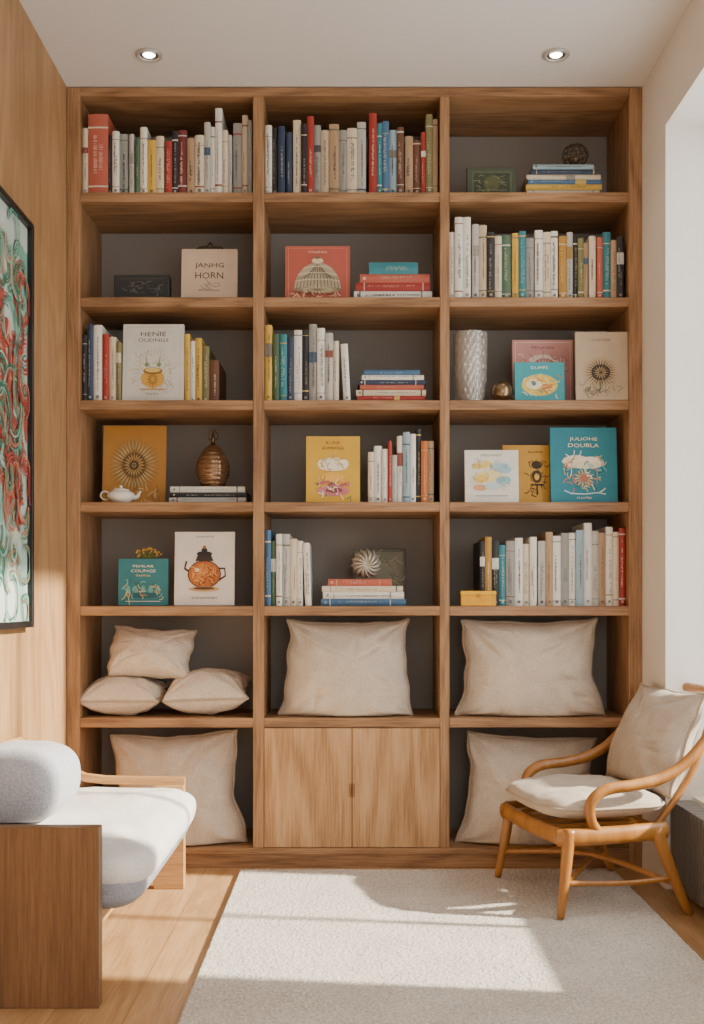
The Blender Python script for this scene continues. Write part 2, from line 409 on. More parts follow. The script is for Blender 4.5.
G='books on the second shelf'
run('449-455:232:white 455-463:217:white 463-471:217:white 472-479:224:lightgrey 479-487:225:beige 487-495:232:black 495-502:236:cream 502-511:235:green 512-519:233:yellow 519-526:231:teal 526-534:238:grey 535-543:230:white 543-551:232:cream 551-558:231:white 559-567:236:gold 567-573:232:lightgrey 573-578:237:black 578-588:238:olive 589-596:236:cream 597-603:237:salmon 603-611:232:teal 611-617:240:tan 617-624:237:black',1,G)
def art_black(d):
    d.squig(40,-.35,.35,.25,.75,['#5A5A50','#6A6A5E','#45453E'],5,ln=.1,w=.02); d.line([(-.4,.15),(.4,.15)],.03,'#4A4A44'); d.line([(-.4,.85),(.4,.85)],.03,'#4A4A44')
facing(114,169,275,SL[1],'#26282A',.05,art_black,'low black box with faint pattern standing on a shelf',name='decorative_box',cat='box',pages=False,lean=0,th=.05)
def art_beige(d):
    d.text('JANHG',0,.68,.52,.11,'#4C4238'); d.text('HORN',0,.50,.5,.12,'#4C4238')
    d.squig(8,-.22,.1,.2,.36,['#8A7A68'],2,ln=.15,w=.012); d.line([(-.2,.22),(.2,.22)],.012,'#8A7A68')
facing(181,237,248,SL[1],'#CDB59C',.07,art_beige,'beige hardcover book facing out with dark lettering')
m=MB(); hb=wz(248,.07)-SL[1]
m.tube([(-.045,0,0),(-.03,0,.006),(-.01,0,.008),(0,0,.02),(.01,0,.008),(.03,0,.006),(.045,0,0)],.0028,paint('#3C342A',.3,.8),n=8)
m.box(-.035,.035,-.012,.012,-.006,.004,paint('#4A4034',.35,.8),bev=.001)
m.obj('clip',label='dark metal clip on top of a beige book',category='clip',loc=(wx(209,.07),.07+.03,SL[1]+hb+.007))
def art_coral(d):
    d.line([(-.45,.04),(.45,.04),(.45,.96),(-.45,.96),(-.45,.04)],.008,'#D89A7A')
    d.text('IONGAN',0,.89,.28,.04,'#F0D8B8')
    d.poly([(.36*math.cos(t),.20+.5*math.sin(t)) for t in [math.pi*k/24 for k in range(25)]],'#B9AC90')
    for k in range(-6,7): d.line([(.055*k*math.cos(0),.20),(.05*k,.42),(.02*k,.66-.006*k*k)],.012,'#6E6350')
    for zz,rx in((.34,.34),(.46,.30),(.57,.22)): d.line([(rx*math.cos(t),zz+.05*math.sin(t)) for t in [math.pi*k/12 for k in range(13)]],.012,'#E2D6B8')
    d.ell(0,.20,.38,.06,'#8A7A60'); d.petals(0,.2,.06,.34,22,'#D9CBA4',wd=.6,squash=.25); d.ell(0,.72,.09,.05,'#D9CBA4'); d.ell(0,.78,.04,.03,'#8A6A50')
    d.squig(26,-.36,.36,.04,.13,['#E2C49A','#8A4A3A'],4,ln=.1,w=.014)
facing(285,350,245,SL[1],'#BA5E4E',.06,art_coral,'coral red hardcover book facing out with cream domed ornament')
zt2=stack([(354,432,9,'white'),(356,430,8,'red'),(360,430,9,'salmon')],SL[1],.03,'stacked books')
stack([(369,418,12,'teal')],zt2,.035,'stacked books',.12)

G='books on the third shelf'
run('82-87:335:black 87-93:324:navy 93-102:325:white 102-109:334:red 109-116:337:cream 116-121:342:olive',2,G)
def art_hive(d):
    d.line([(-.44,.04),(.44,.04),(.44,.96),(-.44,.96),(-.44,.04)],.006,'#B8B4A8')
    d.text('HENIE',0,.87,.42,.055,'#5A5A54'); d.text('OUDNGS',0,.79,.5,.045,'#5A5A54')
    d.petals(0,.36,.22,.36,34,'#C9C4B0',wd=.35); d.squig(40,-.34,.34,.16,.62,['#B8A878','#9AA38A','#D9B86A','#A89A7A'],9,ln=.09,w=.008)
    d.ell(0,.29,.19,.12,'#CFA045'); d.ell(0,.39,.16,.045,'#8A6A2A'); d.ell(0,.40,.13,.03,'#E0C070'); d.petals(0,.28,.02,.1,12,'#8A6222',wd=.6)
    for s in(-1,1):
        d.ell(s*.10,.47,.035,.03,'#7E9468'); d.line([(s*.1,.5),(s*.12,.57)],.012,'#6A7A52')
    d.line([(-.2,.15),(.2,.15)],.015,'#C8922E'); d.text('PIHNER',0,.09,.2,.022,'#6A6A64')
facing(122,183,323,SL[2],'#D5D2C7',.03,art_hive,'pale grey picture book facing out with yellow beehive drawing')
run('184-190:334:yellow 190-195:341:white 195-202:338:yellow 202-209:346:olive 209-219:360:brown',2,G,.05)
run('264-272:325:yellow 273-280:334:green 280-287:334:teal 287-294:337:navy 294-302:330:white 302-309:330:black 309-317:324:grey 317-325:328:white 325-333:333:lightgrey 333-339:341:cream 341-350:344:white:3',2,G)
stack([(357,425,6,'red'),(356,426,6,'cream'),(360,424,5,'salmon'),(358,426,5,'navy'),(362,424,5,'white'),(364,420,5,'blue')],SL[2],.03,'stacked books')
gl,nt,b=base_mat('textured_glass'); b.inputs['Base Color'].default_value=(.92,.89,.82,1); b.inputs['Roughness'].default_value=.1; b.inputs['Metallic'].default_value=.12; b.inputs['IOR'].default_value=1.35
b.inputs['Transmission Weight'].default_value=.75
tc=nt.nodes.new('ShaderNodeTexCoord'); vo=nt.nodes.new('ShaderNodeTexNoise'); vo.inputs['Scale'].default_value=60; nt.links.new(tc.outputs['Object'],vo.inputs['Vector'])
bp=nt.nodes.new('ShaderNodeBump'); bp.inputs['Strength'].default_value=.4; bp.inputs['Distance'].default_value=.003; nt.links.new(vo.outputs['Fac'],bp.inputs['Height']); nt.links.new(bp.outputs['Normal'],b.inputs['Normal'])
y=.10; r=(wx(488,y)-wx(453,y))/2; h=wz(334,y)-SL[2]
m=MB(); K=70
pv=[(0,0),(r*.82,0)]+[(r*(.90+.10*(k/K)),.006+(h-.008)*k/K) for k in range(K+1)]+[(r*1.0,h),(r*.95,h),(r*.90,h*.6),(r*.86,.012),(0,.012)]
m.lathe(pv,gl,n=108,fn=lambda a,z:1-.05*abs(math.sin(9*a+z*75)*math.sin(9*a-z*75))-.02*abs(math.sin(9*a)))
m.obj('vase',label='textured translucent glass vase standing on a shelf',category='vase',loc=(wx(470.5,y),y,SL[2]+.0005))
y=.05; r=.036
m=MB(); br=paint('#8E7A60',.22,.9,scale=8); dk=paint('#4A3A2A',.3,.8)
m.lathe([(0,0)]+[(r*math.sin(math.pi*k/16),r-r*math.cos(math.pi*k/16)) for k in range(1,16)]+[(0,2*r)],br,n=32)
m.tube([(r*1.01*math.cos(a),r*1.01*math.sin(a)*.35,r+r*.95*math.sin(a)) for a in [2*math.pi*k/20 for k in range(20)]],.002,dk,closed=True,n=6,sub=2)
m.obj('metal_ball',label='small polished bronze ball with a thin ring',category='ornament',loc=(wx(502,y),y,SL[2]+.0005))
def art_pink(d):
    d.line([(-.45,.04),(.45,.04),(.45,.96),(-.45,.96),(-.45,.04)],.012,'#E8D8CC')
    d.text('PENKAN',0,.88,.36,.04,'#8A4A44'); d.ell(0,.58,.3,.2,'#EED9CC'); d.ell(.02,.59,.2,.13,'#C58278'); d.petals(.02,.59,.02,.15,14,'#F0E4D8'); d.squig(40,-.38,.38,.3,.8,['#C26A62','#F2E0D4','#B9746A'],6,ln=.12,w=.01)
facing(513,574,339,SL[2],'#D49A92',.13,art_pink,'pink picture book facing out behind a teal one')
def art_flo(d):
    d.text('LOMOIP',.0,.88,.36,.035,'#5A5048'); d.petals(-.02,.40,.14,.36,34,'#A89060',wd=.6,squash=.7); d.petals(-.02,.40,.1,.29,26,'#6A5A44',wd=.6,squash=.7)
    d.ell(-.02,.40,.18,.12,'#3A342C'); d.petals(-.02,.40,.02,.15,14,'#B59A68',squash=.7); d.line([(-.02,.26),(-.05,.1)],.02,'#4A5A3A'); d.squig(30,-.34,.34,.08,.26,['#6A7A52','#8A7A5A','#5A5048'],7,ln=.12,w=.01)
facing(576,628.5,331,SL[2],'#B7A286',.002,art_flo,'tan picture book facing out with dark flower head',th=.012,lean=4)
def art_tealy(d):
    d.text('DUMFE',0,.86,.34,.07,'#F2EBD0'); d.ell(0,.42,.36,.27,'#E0C25A'); d.ell(-.12,.44,.15,.13,'#F1E6C0'); d.ell(.14,.36,.12,.1,'#C98A3E'); d.ell(-.12,.46,.05,.06,'#5A8A7A'); d.squig(30,-.36,.36,.14,.68,['#F1E6C0','#C97A2E','#7AA08A','#E8D9A0'],2,ln=.13,w=.018)
facing(515,565,362,SL[2],'#3A9CA5',.04,art_tealy,'teal picture book with yellow drawing in front of a pink book')

G='books on the fourth shelf'
def art_sun(d):
    d.petals(0,.5,.14,.43,40,'#9A7A46',wd=.9,squash=.85); d.petals(0,.5,.12,.37,34,'#C8AE78',wd=.5,squash=.85)
    d.petals(0,.5,.1,.30,30,'#8A6A3A',wd=.6,squash=.85)
    d.ell(0,.5,.19,.16,'#6A5230'); d.petals(0,.5,.05,.18,20,'#C09A5A',wd=.6,squash=.9); d.ell(0,.5,.07,.055,'#3E3222'); d.petals(0,.5,.01,.05,8,'#B9A070',wd=.6,squash=.9)
    d.line([(0,.16),(.01,.06)],.02,'#6A5030'); d.squig(24,-.38,.38,.05,.2,['#8A6A3A','#D8BE84'],3,ln=.1,w=.012)
facing(102,165,425,SL[3],'#B98236',.14,art_sun,'ochre book facing out with large sunflower mandala')
def art_yel(d):
    d.text('KUNF',0,.90,.26,.045,'#7A3A2A'); d.text('AUMNOLK',0,.82,.42,.045,'#7A3A2A')
    for q in(-.2,-.07,.07,.2): d.ell(q,.60+.03*math.cos(q*20),.09,.07,'#F1E4C4')
    d.ell(0,.53,.26,.06,'#F1E4C4'); d.squig(22,-.24,.24,.5,.66,['#D98A6A','#C9A05A','#B9B08A'],3,ln=.1,w=.012)
    d.ell(0,.38,.22,.07,'#E8B04A'); d.line([(-.3,.27),(-.1,.31),(.1,.24),(.3,.29)],.035,'#B95A66'); d.ell(0,.17,.3,.08,'#C8767A'); d.ell(.02,.18,.16,.04,'#8E3E4A'); d.squig(26,-.34,.34,.08,.32,['#5A7A4A','#E8A0A0','#8E3E4A','#F1E4C4'],8,ln=.1,w=.014)
facing(306,360,436,SL[3],'#D6A830',.03,art_yel,'bright yellow picture book facing out with pink drawing')
run('368-374:452:cream 374-382:446:white 382-388:449:white 388-392:441:red 392-397:455:lightgrey 397-403:436:white 403-410:432:paleblue 410-416:434:white 416-421:429:black 421-428:441:orange 428-434:441:tan',3,G)
def art_cloud(d):
    d.text('MEDINEY',0,.90,.4,.04,'#7A7A70')
    for cx,cz,rx,rz,c in((-.22,.7,.14,.07,'#E2C152'),(-.1,.73,.1,.07,'#E6CC70'),(.15,.68,.18,.08,'#A8C8CE'),(.25,.62,.12,.07,'#9FC3CB'),(-.05,.5,.26,.1,'#E8D68E'),(-.2,.45,.14,.08,'#E2C152'),(.22,.42,.14,.08,'#8CB7BF'),(-.22,.28,.13,.06,'#D6A070'),(.02,.3,.16,.05,'#B9D0CE')): d.ell(cx,cz,rx,rz,c)
    d.squig(34,-.36,.3,.22,.78,['#C98A4A','#7AA0A8','#F4F0E0','#B9A060'],5,ln=.1,w=.01); d.line([(-.3,.12),(.3,.12)],.012,'#9A9A90')
facing(465,519,450,SL[3],'#E1DDD0',.03,art_cloud,'white picture book facing out with yellow and blue clouds')
def art_bee(d):
    d.text('ROME',.18,.88,.3,.035,'#4A3418'); d.ell(.2,.66,.11,.07,'#3A2E1C'); d.ell(.2,.46,.10,.11,'#4A3620'); d.ell(.2,.46,.05,.06,'#E0B04A'); d.line([(.08,.32),(.32,.32)],.03,'#2E2418'); d.line([(.2,.32),(.2,.14)],.03,'#2E2418'); d.squig(30,.02,.38,.12,.75,['#5A4220','#8A6420','#3A2E1C'],4,ln=.12,w=.014)
facing(503,552,445,SL[3],'#C9962E',.08,art_bee,'golden yellow picture book facing out with dark figure')
def art_big(d):
    d.text('JUUOHE',.0,.84,.42,.055,'#EFE6C8'); d.text('DOUBLA',0,.76,.46,.05,'#EFE6C8')
    d.ell(-.12,.55,.2,.08,'#E8DFC4'); d.ell(.1,.53,.2,.08,'#F0E9D2'); d.ell(-.2,.5,.1,.05,'#D99A7A'); d.ell(.0,.5,.24,.05,'#E8DFC4')
    d.petals(.0,.32,.04,.17,14,'#E8C46A',squash=.8); d.ell(0,.32,.06,.05,'#B86A5A'); d.squig(50,-.32,.32,.16,.62,['#F0E9D2','#D9C07A','#7FC4C0','#C9745A','#134F5A'],8,ln=.1,w=.012)
    d.line([(-.3,.16),(-.2,.12),(0,.11),(.2,.13),(.32,.11)],.015,'#BFE0DC'); d.text('LUOMA',0,.06,.22,.025,'#E8DFC4')
facing(551,618,427,SL[3],'#237F90',.04,art_big,'large teal picture book facing out with cream lettering')
zt3=stack([(169,246,6,'lightgrey'),(170,247,5,'black'),(170,245,6,'white')],SL[3],.05,'stacked books',.15)
am,nt,b=base_mat('bronze_glass'); b.inputs['Base Color'].default_value=(.36,.21,.11,1); b.inputs['Roughness'].default_value=.10; b.inputs['Transmission Weight'].default_value=.5; b.inputs['Metallic'].default_value=.4
y=.11; bz=paint('#6A4C32',.25,.75,scale=30); h=wz(429,y)-zt3; r=(wx(230,y)-wx(197,y))/2
m=MB()
m.lathe([(0,0),(r*.72,0),(r*.78,.004),(r*.74,.010),(r*.66,.012)],bz,n=32)
prof=[(r*.7,.010)]
for k in range(61):
    t=k/60; rr=r*(.72+.30*math.sin(math.pi/2*t/.4)) if t<.4 else r*1.02*math.cos((t-.4)/.6*math.pi/2*.86)**.75
    prof.append((rr*(1+.018*math.cos(t*54)),.010+t*h*.66))
m.lathe(prof,am,n=48)
m.lathe([(r*.34,h*.66),(r*.36,h*.69),(r*.16,h*.73),(r*.10,h*.79),(r*.15,h*.82),(r*.09,h*.86),(r*.04,h*.95),(0,h)],bz,n=24)
m.tube([(-r*.15,0,h*.80),(-r*.3,0,h*.87),(0,0,h*.98),(r*.3,0,h*.87),(r*.15,0,h*.80)],.0018,bz,n=6)
m.obj('lantern',label='bronze glass bell-shaped lantern standing on stacked books',category='ornament',loc=(wx(213,y),y,zt3+.001))
# teapot
por=paint('#E6E1D4',.2,var=.02); y=.05; rr=.048
tp=empty('teapot',(wx(121,y),y,SL[3]+.0005),'small squat white porcelain teapot with lid','teapot')
m=MB(); m.lathe([(0,0),(rr*.55,0),(rr*.6,.003),(rr*.95,.016),(rr,.024),(rr*.9,.034),(rr*.6,.041),(0,.042)],por); m.obj('body',tp)
m=MB(); m.lathe([(rr*.62,.040),(rr*.55,.046),(rr*.2,.050),(.004,.052),(.006,.056),(.004,.060),(0,.061)],por); m.obj('lid',tp)
m=MB(); m.tube([(rr*.85,0,.018),(rr*1.15,0,.022),(rr*1.32,0,.036),(rr*1.42,0,.04)],[.008,.006,.004,.003],por); m.obj('spout',tp)
m=MB(); m.tube([(-rr*.85,0,.034),(-rr*1.2,0,.04),(-rr*1.45,0,.026),(-rr*1.2,0,.012),(-rr*.88,0,.014)],.003,por); m.obj('handle',tp)

G='books on the fifth shelf'
def art_t(d):
    d.text('PEMLAR',0,.84,.42,.05,'#E8E2CC'); d.text('COUNGE',0,.74,.5,.06,'#E8E2CC'); d.text('SAMNA',0,.64,.3,.045,'#D9C77A')
    for q in range(5): d.ell(-.3+.15*q,.32,.045,.11,'#5FA098')
    d.ell(0,.22,.34,.06,'#256068'); d.squig(40,-.36,.36,.1,.5,['#8FC0B4','#D9C77A','#1F5A62','#C9885A'],4,ln=.12,w=.014); d.line([(-.35,.09),(.35,.09)],.012,'#E8E2CC')
tb=facing(118,168,559,SL[4],'#2F757C',.05,art_t,'teal hardcover book facing out with cream lettering',lean=3)
y=.062; m=MB(); gd=paint('#B08A42',.45,.3); gr=paint('#6E7436',.6)
zb=wz(559,.05)+.002
for k in range(22):
    a=-1.4+2.8*k/21; L=random.uniform(.026,.048)
    m.tube([(0,0,.002),(math.sin(a)*L*.5,random.uniform(-.006,.006),math.cos(a)*L*.45+.002),(math.sin(a)*L,random.uniform(-.01,.01),math.cos(a)*L*.7+.002)],[.0014,.0012,.0008],gr,n=5,sub=3)
    m.lathe([(0,-.005),(.0045,-.003),(.005,0),(.003,.004),(0,.005)],gd,c=(math.sin(a)*L,0,math.cos(a)*L*.7+.005),n=8)
m.box(-.02,.02,-.005,.005,0,.003,gr,bev=.001)
m.obj('dried_flowers',label='small golden dried flower sprig on a teal book',category='flowers',loc=(wx(147,y),y+.012,zb))
def art_pot(d):
    d.text('JAPAN',0,.93,.3,.03,'#4A4038')
    d.line([(-.22,.44),(-.33,.50),(-.30,.60)],.035,'#4A3020'); d.line([(.22,.50),(.34,.50),(.35,.40),(.24,.34)],.03,'#4A3020')
    d.ell(0,.42,.28,.19,'#5A3418'); d.ell(0,.42,.26,.175,'#B2622A'); d.ell(-.03,.44,.18,.12,'#C77A38'); d.squig(40,-.2,.2,.30,.52,['#6A3A18','#E0A860','#8A4A20'],6,ln=.08,w=.012); d.ell(-.12,.48,.04,.03,'#E8C89A')
    d.poly([(-.15,.60),(.15,.60),(.11,.69),(-.11,.69)],'#3A2A20'); d.ell(0,.70,.13,.035,'#2A2220'); d.ell(0,.75,.05,.03,'#2A2220'); d.ell(0,.79,.025,.022,'#9A5A2A')
    d.ell(0,.22,.26,.035,'#C59A62'); d.ell(0,.23,.18,.02,'#5A3A22'); d.text('SUNDAMN',0,.1,.42,.028,'#4A4038')
facing(174,234,532,SL[4],'#DBD1C4',.03,art_pot,'off-white picture book facing out with orange-brown jar')
run('264-271:530:blue 271-276:541:green 276-282:534:white 282-290:534:lightgrey 290-297:539:cream 297-303:541:white 303-311:543:white:2',4,G)
def art_gf(d):
    d.poly([(-.44,.06),(.44,.06),(.44,.94),(-.44,.94)],'#7E7C6A'); d.ell(.1,.55,.28,.25,'#8A8874'); d.squig(50,-.38,.38,.12,.88,['#A8A48C','#5E5C4E','#959278'],3,ln=.15,w=.014)
facing(353,406,549,SL[4],'#57584A',.20,art_gf,'grey-green framed picture standing behind stacked books',name='picture_frame',cat='picture frame',pages=False)
zt4=stack([(321,406,7,'blue'),(323,404,7,'white'),(322,403,6,'cream'),(328,392,7,'salmon')],SL[4],.03,'stacked books',.15)
y=.09; m=MB(); sv=paint('#B3AC9A',.35,.35,scale=60); R=.050
M=Matrix.Translation((0,0,R*.98))@Matrix.Rotation(math.radians(100),4,'X')
pf=[(R*.02,.026),(R*.25,.027),(R*.5,.024),(R*.75,.015),(R*.95,.004),(R,-.002),(R*.9,-.010),(R*.5,-.016),(0,-.018)]
m.lathe(pf,sv,n=112,M=M,fn=lambda a,z:.88+.06*abs(math.sin(7*a+z*60)))
for k in range(14):
    a=2*math.pi*k/14
    m.tube([(0,0,.030),(R*.4*math.cos(a+.15),R*.4*math.sin(a+.15),.031),(R*.75*math.cos(a+.35),R*.75*math.sin(a+.35),.021),(R*1.02*math.cos(a+.6),R*1.02*math.sin(a+.6),.001)],[.0015,.004,.0055,.002],sv,n=8,sub=5,M=M)
o=m.obj('shell_sculpture',label='silvery fanned shell sculpture on a stack of books',category='ornament',loc=(wx(366,y),y,zt4+.001)); settle(o,zt4)
run('480-485:541:black 485-492:537:gold 492-499:541:black 499-506:545:teal 506-515:541:grey 515-523:538:white 523-530:544:cream 530-537:537:white 538-546:541:lightgrey 546-553:532:tan 553-561:536:white 561-569:533:grey 569-576:533:white 576-584:530:paleblue 584-592:523:white 592-599:531:lightgrey 599-606:533:tan 606-613:527:white 613-619:532:cream 619-627:528:red',4,G,.03)
m=MB(); yw=paint('#DDA008',.5); a,b2=wx(461,.005),wx(496,.005); h=wz(591,0)-SL[4]
m.box(a,b2,.0,.018,0,h*.7,yw,bev=.002); m.box(a-.001,b2+.001,-.001,.019,h*.72,h,paint('#E8B010',.5),bev=.002); m.box(a+.002,b2-.002,.002,.016,h*.6,h*.8,yw)
m.box((a+b2)/2-.006,(a+b2)/2+.006,-.003,0,h*.55,h*.8,paint('#B8862A',.4),bev=.001)
m.obj('wooden_box',label='small bright yellow lidded box on a shelf edge',category='box',loc=(0,.003,SL[4]+.0005))
y=.10; m=MB(); bd=paint('#5E4E3A',.35,.7,scale=20); r=.044
m.lathe([(0,0),(.022,0),(.024,.004),(.012,.008),(0,.009)],bd,n=24)
cz=.006+r
for k in range(6):
    A=Matrix.Translation((0,0,cz))@Matrix.Rotation(math.pi*k/6+.2,4,'Z')
    m.tube([(r*math.cos(t),0,r*.86*math.sin(t)) for t in [2*math.pi*q/24 for q in range(24)]],.0016,bd,n=6,sub=1,closed=True,M=A,smooth_path=False)
for zz in(-.5,0,.5):
    q2=r*math.sqrt(1-zz*zz); m.tube([(q2*math.cos(t),q2*math.sin(t),cz+r*.86*zz) for t in [2*math.pi*q/24 for q in range(24)]],.0016,bd,n=6,sub=1,closed=True,smooth_path=False)
m.lathe([(0,-.014),(.012,-.01),(.018,0),(.012,.012),(0,.016)],paint('#8A7A5E',.3,.6),c=(0,0,cz-.014),n=20)
m.obj('wire_sphere',label='open dark bronze wire sphere ornament on stacked books',category='ornament',loc=(wx(575,y),y,zt+.001))

# ---------------------------------------------------------------- cushions
LIN=fabric('linen','#DFD0BC','#BFAE98',scale=300,bump=.8,dist=.003); LIN2=fabric('linen_piping','#C0AF98','#9F8F7A')
def pillow(W,H,T,seed,pull=.11,bottom=.03,wr=.016,N=80,taper=.04,seat=.10,mat=None):
    m=MB(); vs=[];fs=[]
    def outline(u,v):
        pz=bottom if v<0 else pull*.8
        x=W/2*u*(1-pull*(1-abs(v)**2.2))*(1-taper*(v+1)/2); z=H/2*v*(1-pz*(1-abs(u)**2.2))
        e=max(abs(u),abs(v))**4
        n1=noise.noise(Vector((u*2.2+seed,v*2.2,seed*1.7))); n2=noise.noise(Vector((u*2.2,v*2.2+seed,9+seed)))
        return x+n1*.018*e, z+n2*.012*e*(1 if v>0 else .4)
    rnd=random.Random(seed*31)
    folds=[]
    for q in range(14):
        a=rnd.uniform(0,6.28); r0=rnd.uniform(.5,.95); folds.append((r0*math.cos(a),r0*math.sin(a),a+rnd.uniform(-.6,.6),rnd.uniform(.14,.36),rnd.uniform(.025,.05),rnd.uniform(.3,.7)))
    for side in(-1,1):
        for j in range(N+1):
            v=-1+2*j/N
            for i in range(N+1):
                u=-1+2*i/N
                uu=math.copysign(abs(u)**.75,u); vv=math.copysign(abs(v)**.75,v)
                x,z=outline(uu,vv)
                f=((1-abs(uu)**2.0)*(1-abs(vv)**2.0))**.5 if abs(u)<1 and abs(v)<1 else 0
                f2=f*(1-.22*vv)
                cr=0
                for ci,(cu,cv) in enumerate(((1,1),(-1,1),(1,-1),(-1,-1))):
                    dx,dz=uu-cu,vv-cv; rr=math.hypot(dx,dz); th=math.atan2(dz,dx)
                    cr+=math.sin(th*11+seed+ci*2+1.5*noise.noise(Vector((rr*2,seed,ci))))*math.exp(-rr*2.2)*min(1,rr*2.5)
                fo=0
                for fx,fz,fa,fl,fw,fs_ in folds:
                    dx,dz=uu-fx,vv-fz; al=dx*math.cos(fa)+dz*math.sin(fa); ac=-dx*math.sin(fa)+dz*math.cos(fa)
                    fo-=fs_*math.exp(-(al/fl)**2-(ac/fw)**2)
                w=cr*.9+fo*.7+noise.noise(Vector((uu*1.7+seed*3,vv*1.7,side*3.1)))*.6+.3*noise.noise(Vector((uu*5+seed,vv*4,side*7.7)))
                yy=side*(T/2*f2+w*wr*min(1,f*1.6))
                zz=z+H/2-seat*H*math.exp(-((vv+.80)/.30)**2)*min(1,f*1.6)
                vs.append((x,yy,max(zz,0.0)))
    n=(N+1)*(N+1)
    for s in(0,1):
        for j in range(N):
            for i in range(N):
                a=s*n+j*(N+1)+i; q=(a,a+1,a+N+2,a+N+1); fs.append(q if s==0 else q[::-1])
    m.add(vs,fs,mat or LIN,True)
    per=[];K=26
    for k in range(K): per.append((-1+2*k/K,-1))
    for k in range(K): per.append((1,-1+2*k/K))
    for k in range(K): per.append((1-2*k/K,1))
    for k in range(K): per.append((-1,1-2*k/K))
    path=[]
    for u,v in per:
        x,z=outline(math.copysign(abs(u)**.75,u),math.copysign(abs(v)**.75,v)); path.append((x,0,max(.003,z+H/2)))
    p=MB(); p.tube(path,.0046,LIN2,n=7,sub=2,closed=True)
    return m,p
def cushion(x0,x1,tp,T,y,seed,label,zb,lean=8,roll=0,**kw):
    W=wx(x1,y)-wx(x0,y); H=wz(tp,y)-zb
    m,p=pillow(W,H,T,seed,**kw)
    tl,tr=math.tan(math.radians(lean)),math.tan(math.radians(roll))
    for q in(m,p): q.v=[Vector((v.x+v.z*tr,v.y+v.z*tl,v.z-tr*.5*v.x*(v.z/H))) for v in q.v]
    o=m.obj('cushion',label=label,category='cushion',group='linen cushions in the bookcase')
    p.obj('piping',parent=o)
    o.location=((wx(x0,y)+wx(x1,y))/2,y,0); settle(o,zb,.0015)
    return o
cushion(280,414,621,.22,.09,1,'square beige linen cushion with pointed corners on a shelf',SL[5],lean=6,taper=.08)
cushion(458,603,620,.22,.09,2,'wide beige linen cushion with pointed corners on a shelf',SL[5],roll=-.5,lean=6,taper=.06)
cushion(114,248,734,.22,.09,3,'large beige linen cushion slumped on the bottom shelf',SL[6],roll=-5,pull=.12,lean=8)
cushion(457,594,737,.22,.09,4,'beige linen cushion on the bottom shelf behind a chair',SL[6],roll=5,lean=8)
def flatcushion(x0,x1,y,zb,Dp,T,seed,label,rot):
    W=wx(x1,y)-wx(x0,y); m,p=pillow(W,Dp,T,seed,pull=.09,bottom=.09,wr=.010,taper=0,seat=0)
    for q in(m,p): q.v=[Vector((v.x,v.y,v.z-Dp/2)) for v in q.v]
    o=m.obj('cushion',label=label,category='cushion',group='linen cushions in the bookcase'); p.obj('piping',parent=o)
    o.rotation_euler=rot; o.location=((wx(x0,y)+wx(x1,y))/2,y,0); settle(o,zb,.001); return o
R_=math.radians
flatcushion(83,165,.12,SL[5],.23,.13,5,'small beige linen cushion lying flat at the bottom of a pile',(R_(-80),0,0))
flatcushion(166.5,250,.12,SL[5],.23,.15,6,'small beige linen cushion lying flat and tilted in a pile',(R_(-76),R_(-2),0))
flatcushion(110,193,.12,SL[5]+.122,.19,.13,8,'small beige linen cushion resting on top of two others',(R_(-32),R_(3),0))

# ---------------------------------------------------------------- rug
m=MB(); x0,x1,y0,y1=-.362,.865,-3.0,-.066
nx,ny=260,520; vs=[];fs=[]
for j in range(ny+1):
    for i in range(nx+1):
        e=min(i,nx-i,j,ny-j); z=.014 if e>0 else .001
        vs.append((x0+(x1-x0)*i/nx,y0+(y1-y0)*j/ny,z+(random.uniform(-.0017,.0017) if e>0 else 0)))
for j in range(ny):
    for i in range(nx):
        a=j*(nx+1)+i; fs.append((a,a+1,a+nx+2,a+nx+1))
RUG=fabric('wool_rug','#DAD2C5','#ADA497',scale=130,bump=.9,big=6,dist=.005)
m.add(vs,fs,RUG,True); m.obj('rug',label='large off-white woven wool rug on oak floor',category='rug')

# ---------------------------------------------------------------- daybed
db=empty('daybed',(-.74,-.77,0),'low oak daybed with white pad against panelled wall','daybed')
def dpart(mb,name,label=None):
    mb.v=[v-Vector((-.74,-.77,0)) for v in mb.v]; return mb.obj(name,parent=db,label=label)
m=MB(); m.box(WL+.004,-.548,-1.262,-1.226,0,.395,W_BENCH,bev=.002); dpart(m,'end_panel','solid dark oak end panel')
m=MB()
pr=[(WL+.004,.425),(-.92,.42),(-.89,.398),(-.86,.372),(-.82,.354),(-.76,.347),(-.512,.343)]
vs=[];fs=[]
for (x,z) in pr:
    vs+=[(x,-.270,z),(x,-.238,z),(x,-.270,z-.022),(x,-.238,z-.022)]
for i in range(len(pr)-1):
    a=4*i; fs+=[(a,a+4,a+5,a+1),(a+2,a+3,a+7,a+6),(a,a+2,a+6,a+4),(a+1,a+5,a+7,a+3)]
fs+=[(0,1,3,2),(4*len(pr)-4,4*len(pr)-2,4*len(pr)-1,4*len(pr)-3)]
m.add(vs,fs,W_BENCHX); dpart(m,'armrest','light oak armrest dipping from the wall')
for xa,xb in((-.607,-.512),(-.935,-.86)):
    m=MB(); m.box(xa,xb,-.272,-.238,0,.321,W_BENCHX,bev=.002); dpart(m,'leg')
m=MB(); m.box(-.62,-.585,-1.226,-.275,.125,.168,W_BENCHX,bev=.002); m.box(-.93,-.90,-1.226,-.275,.125,.168,W_BENCHX,bev=.002); m.box(-.90,-.62,-1.22,-.275,.15,.166,W_BENCHX); dpart(m,'seat_frame')
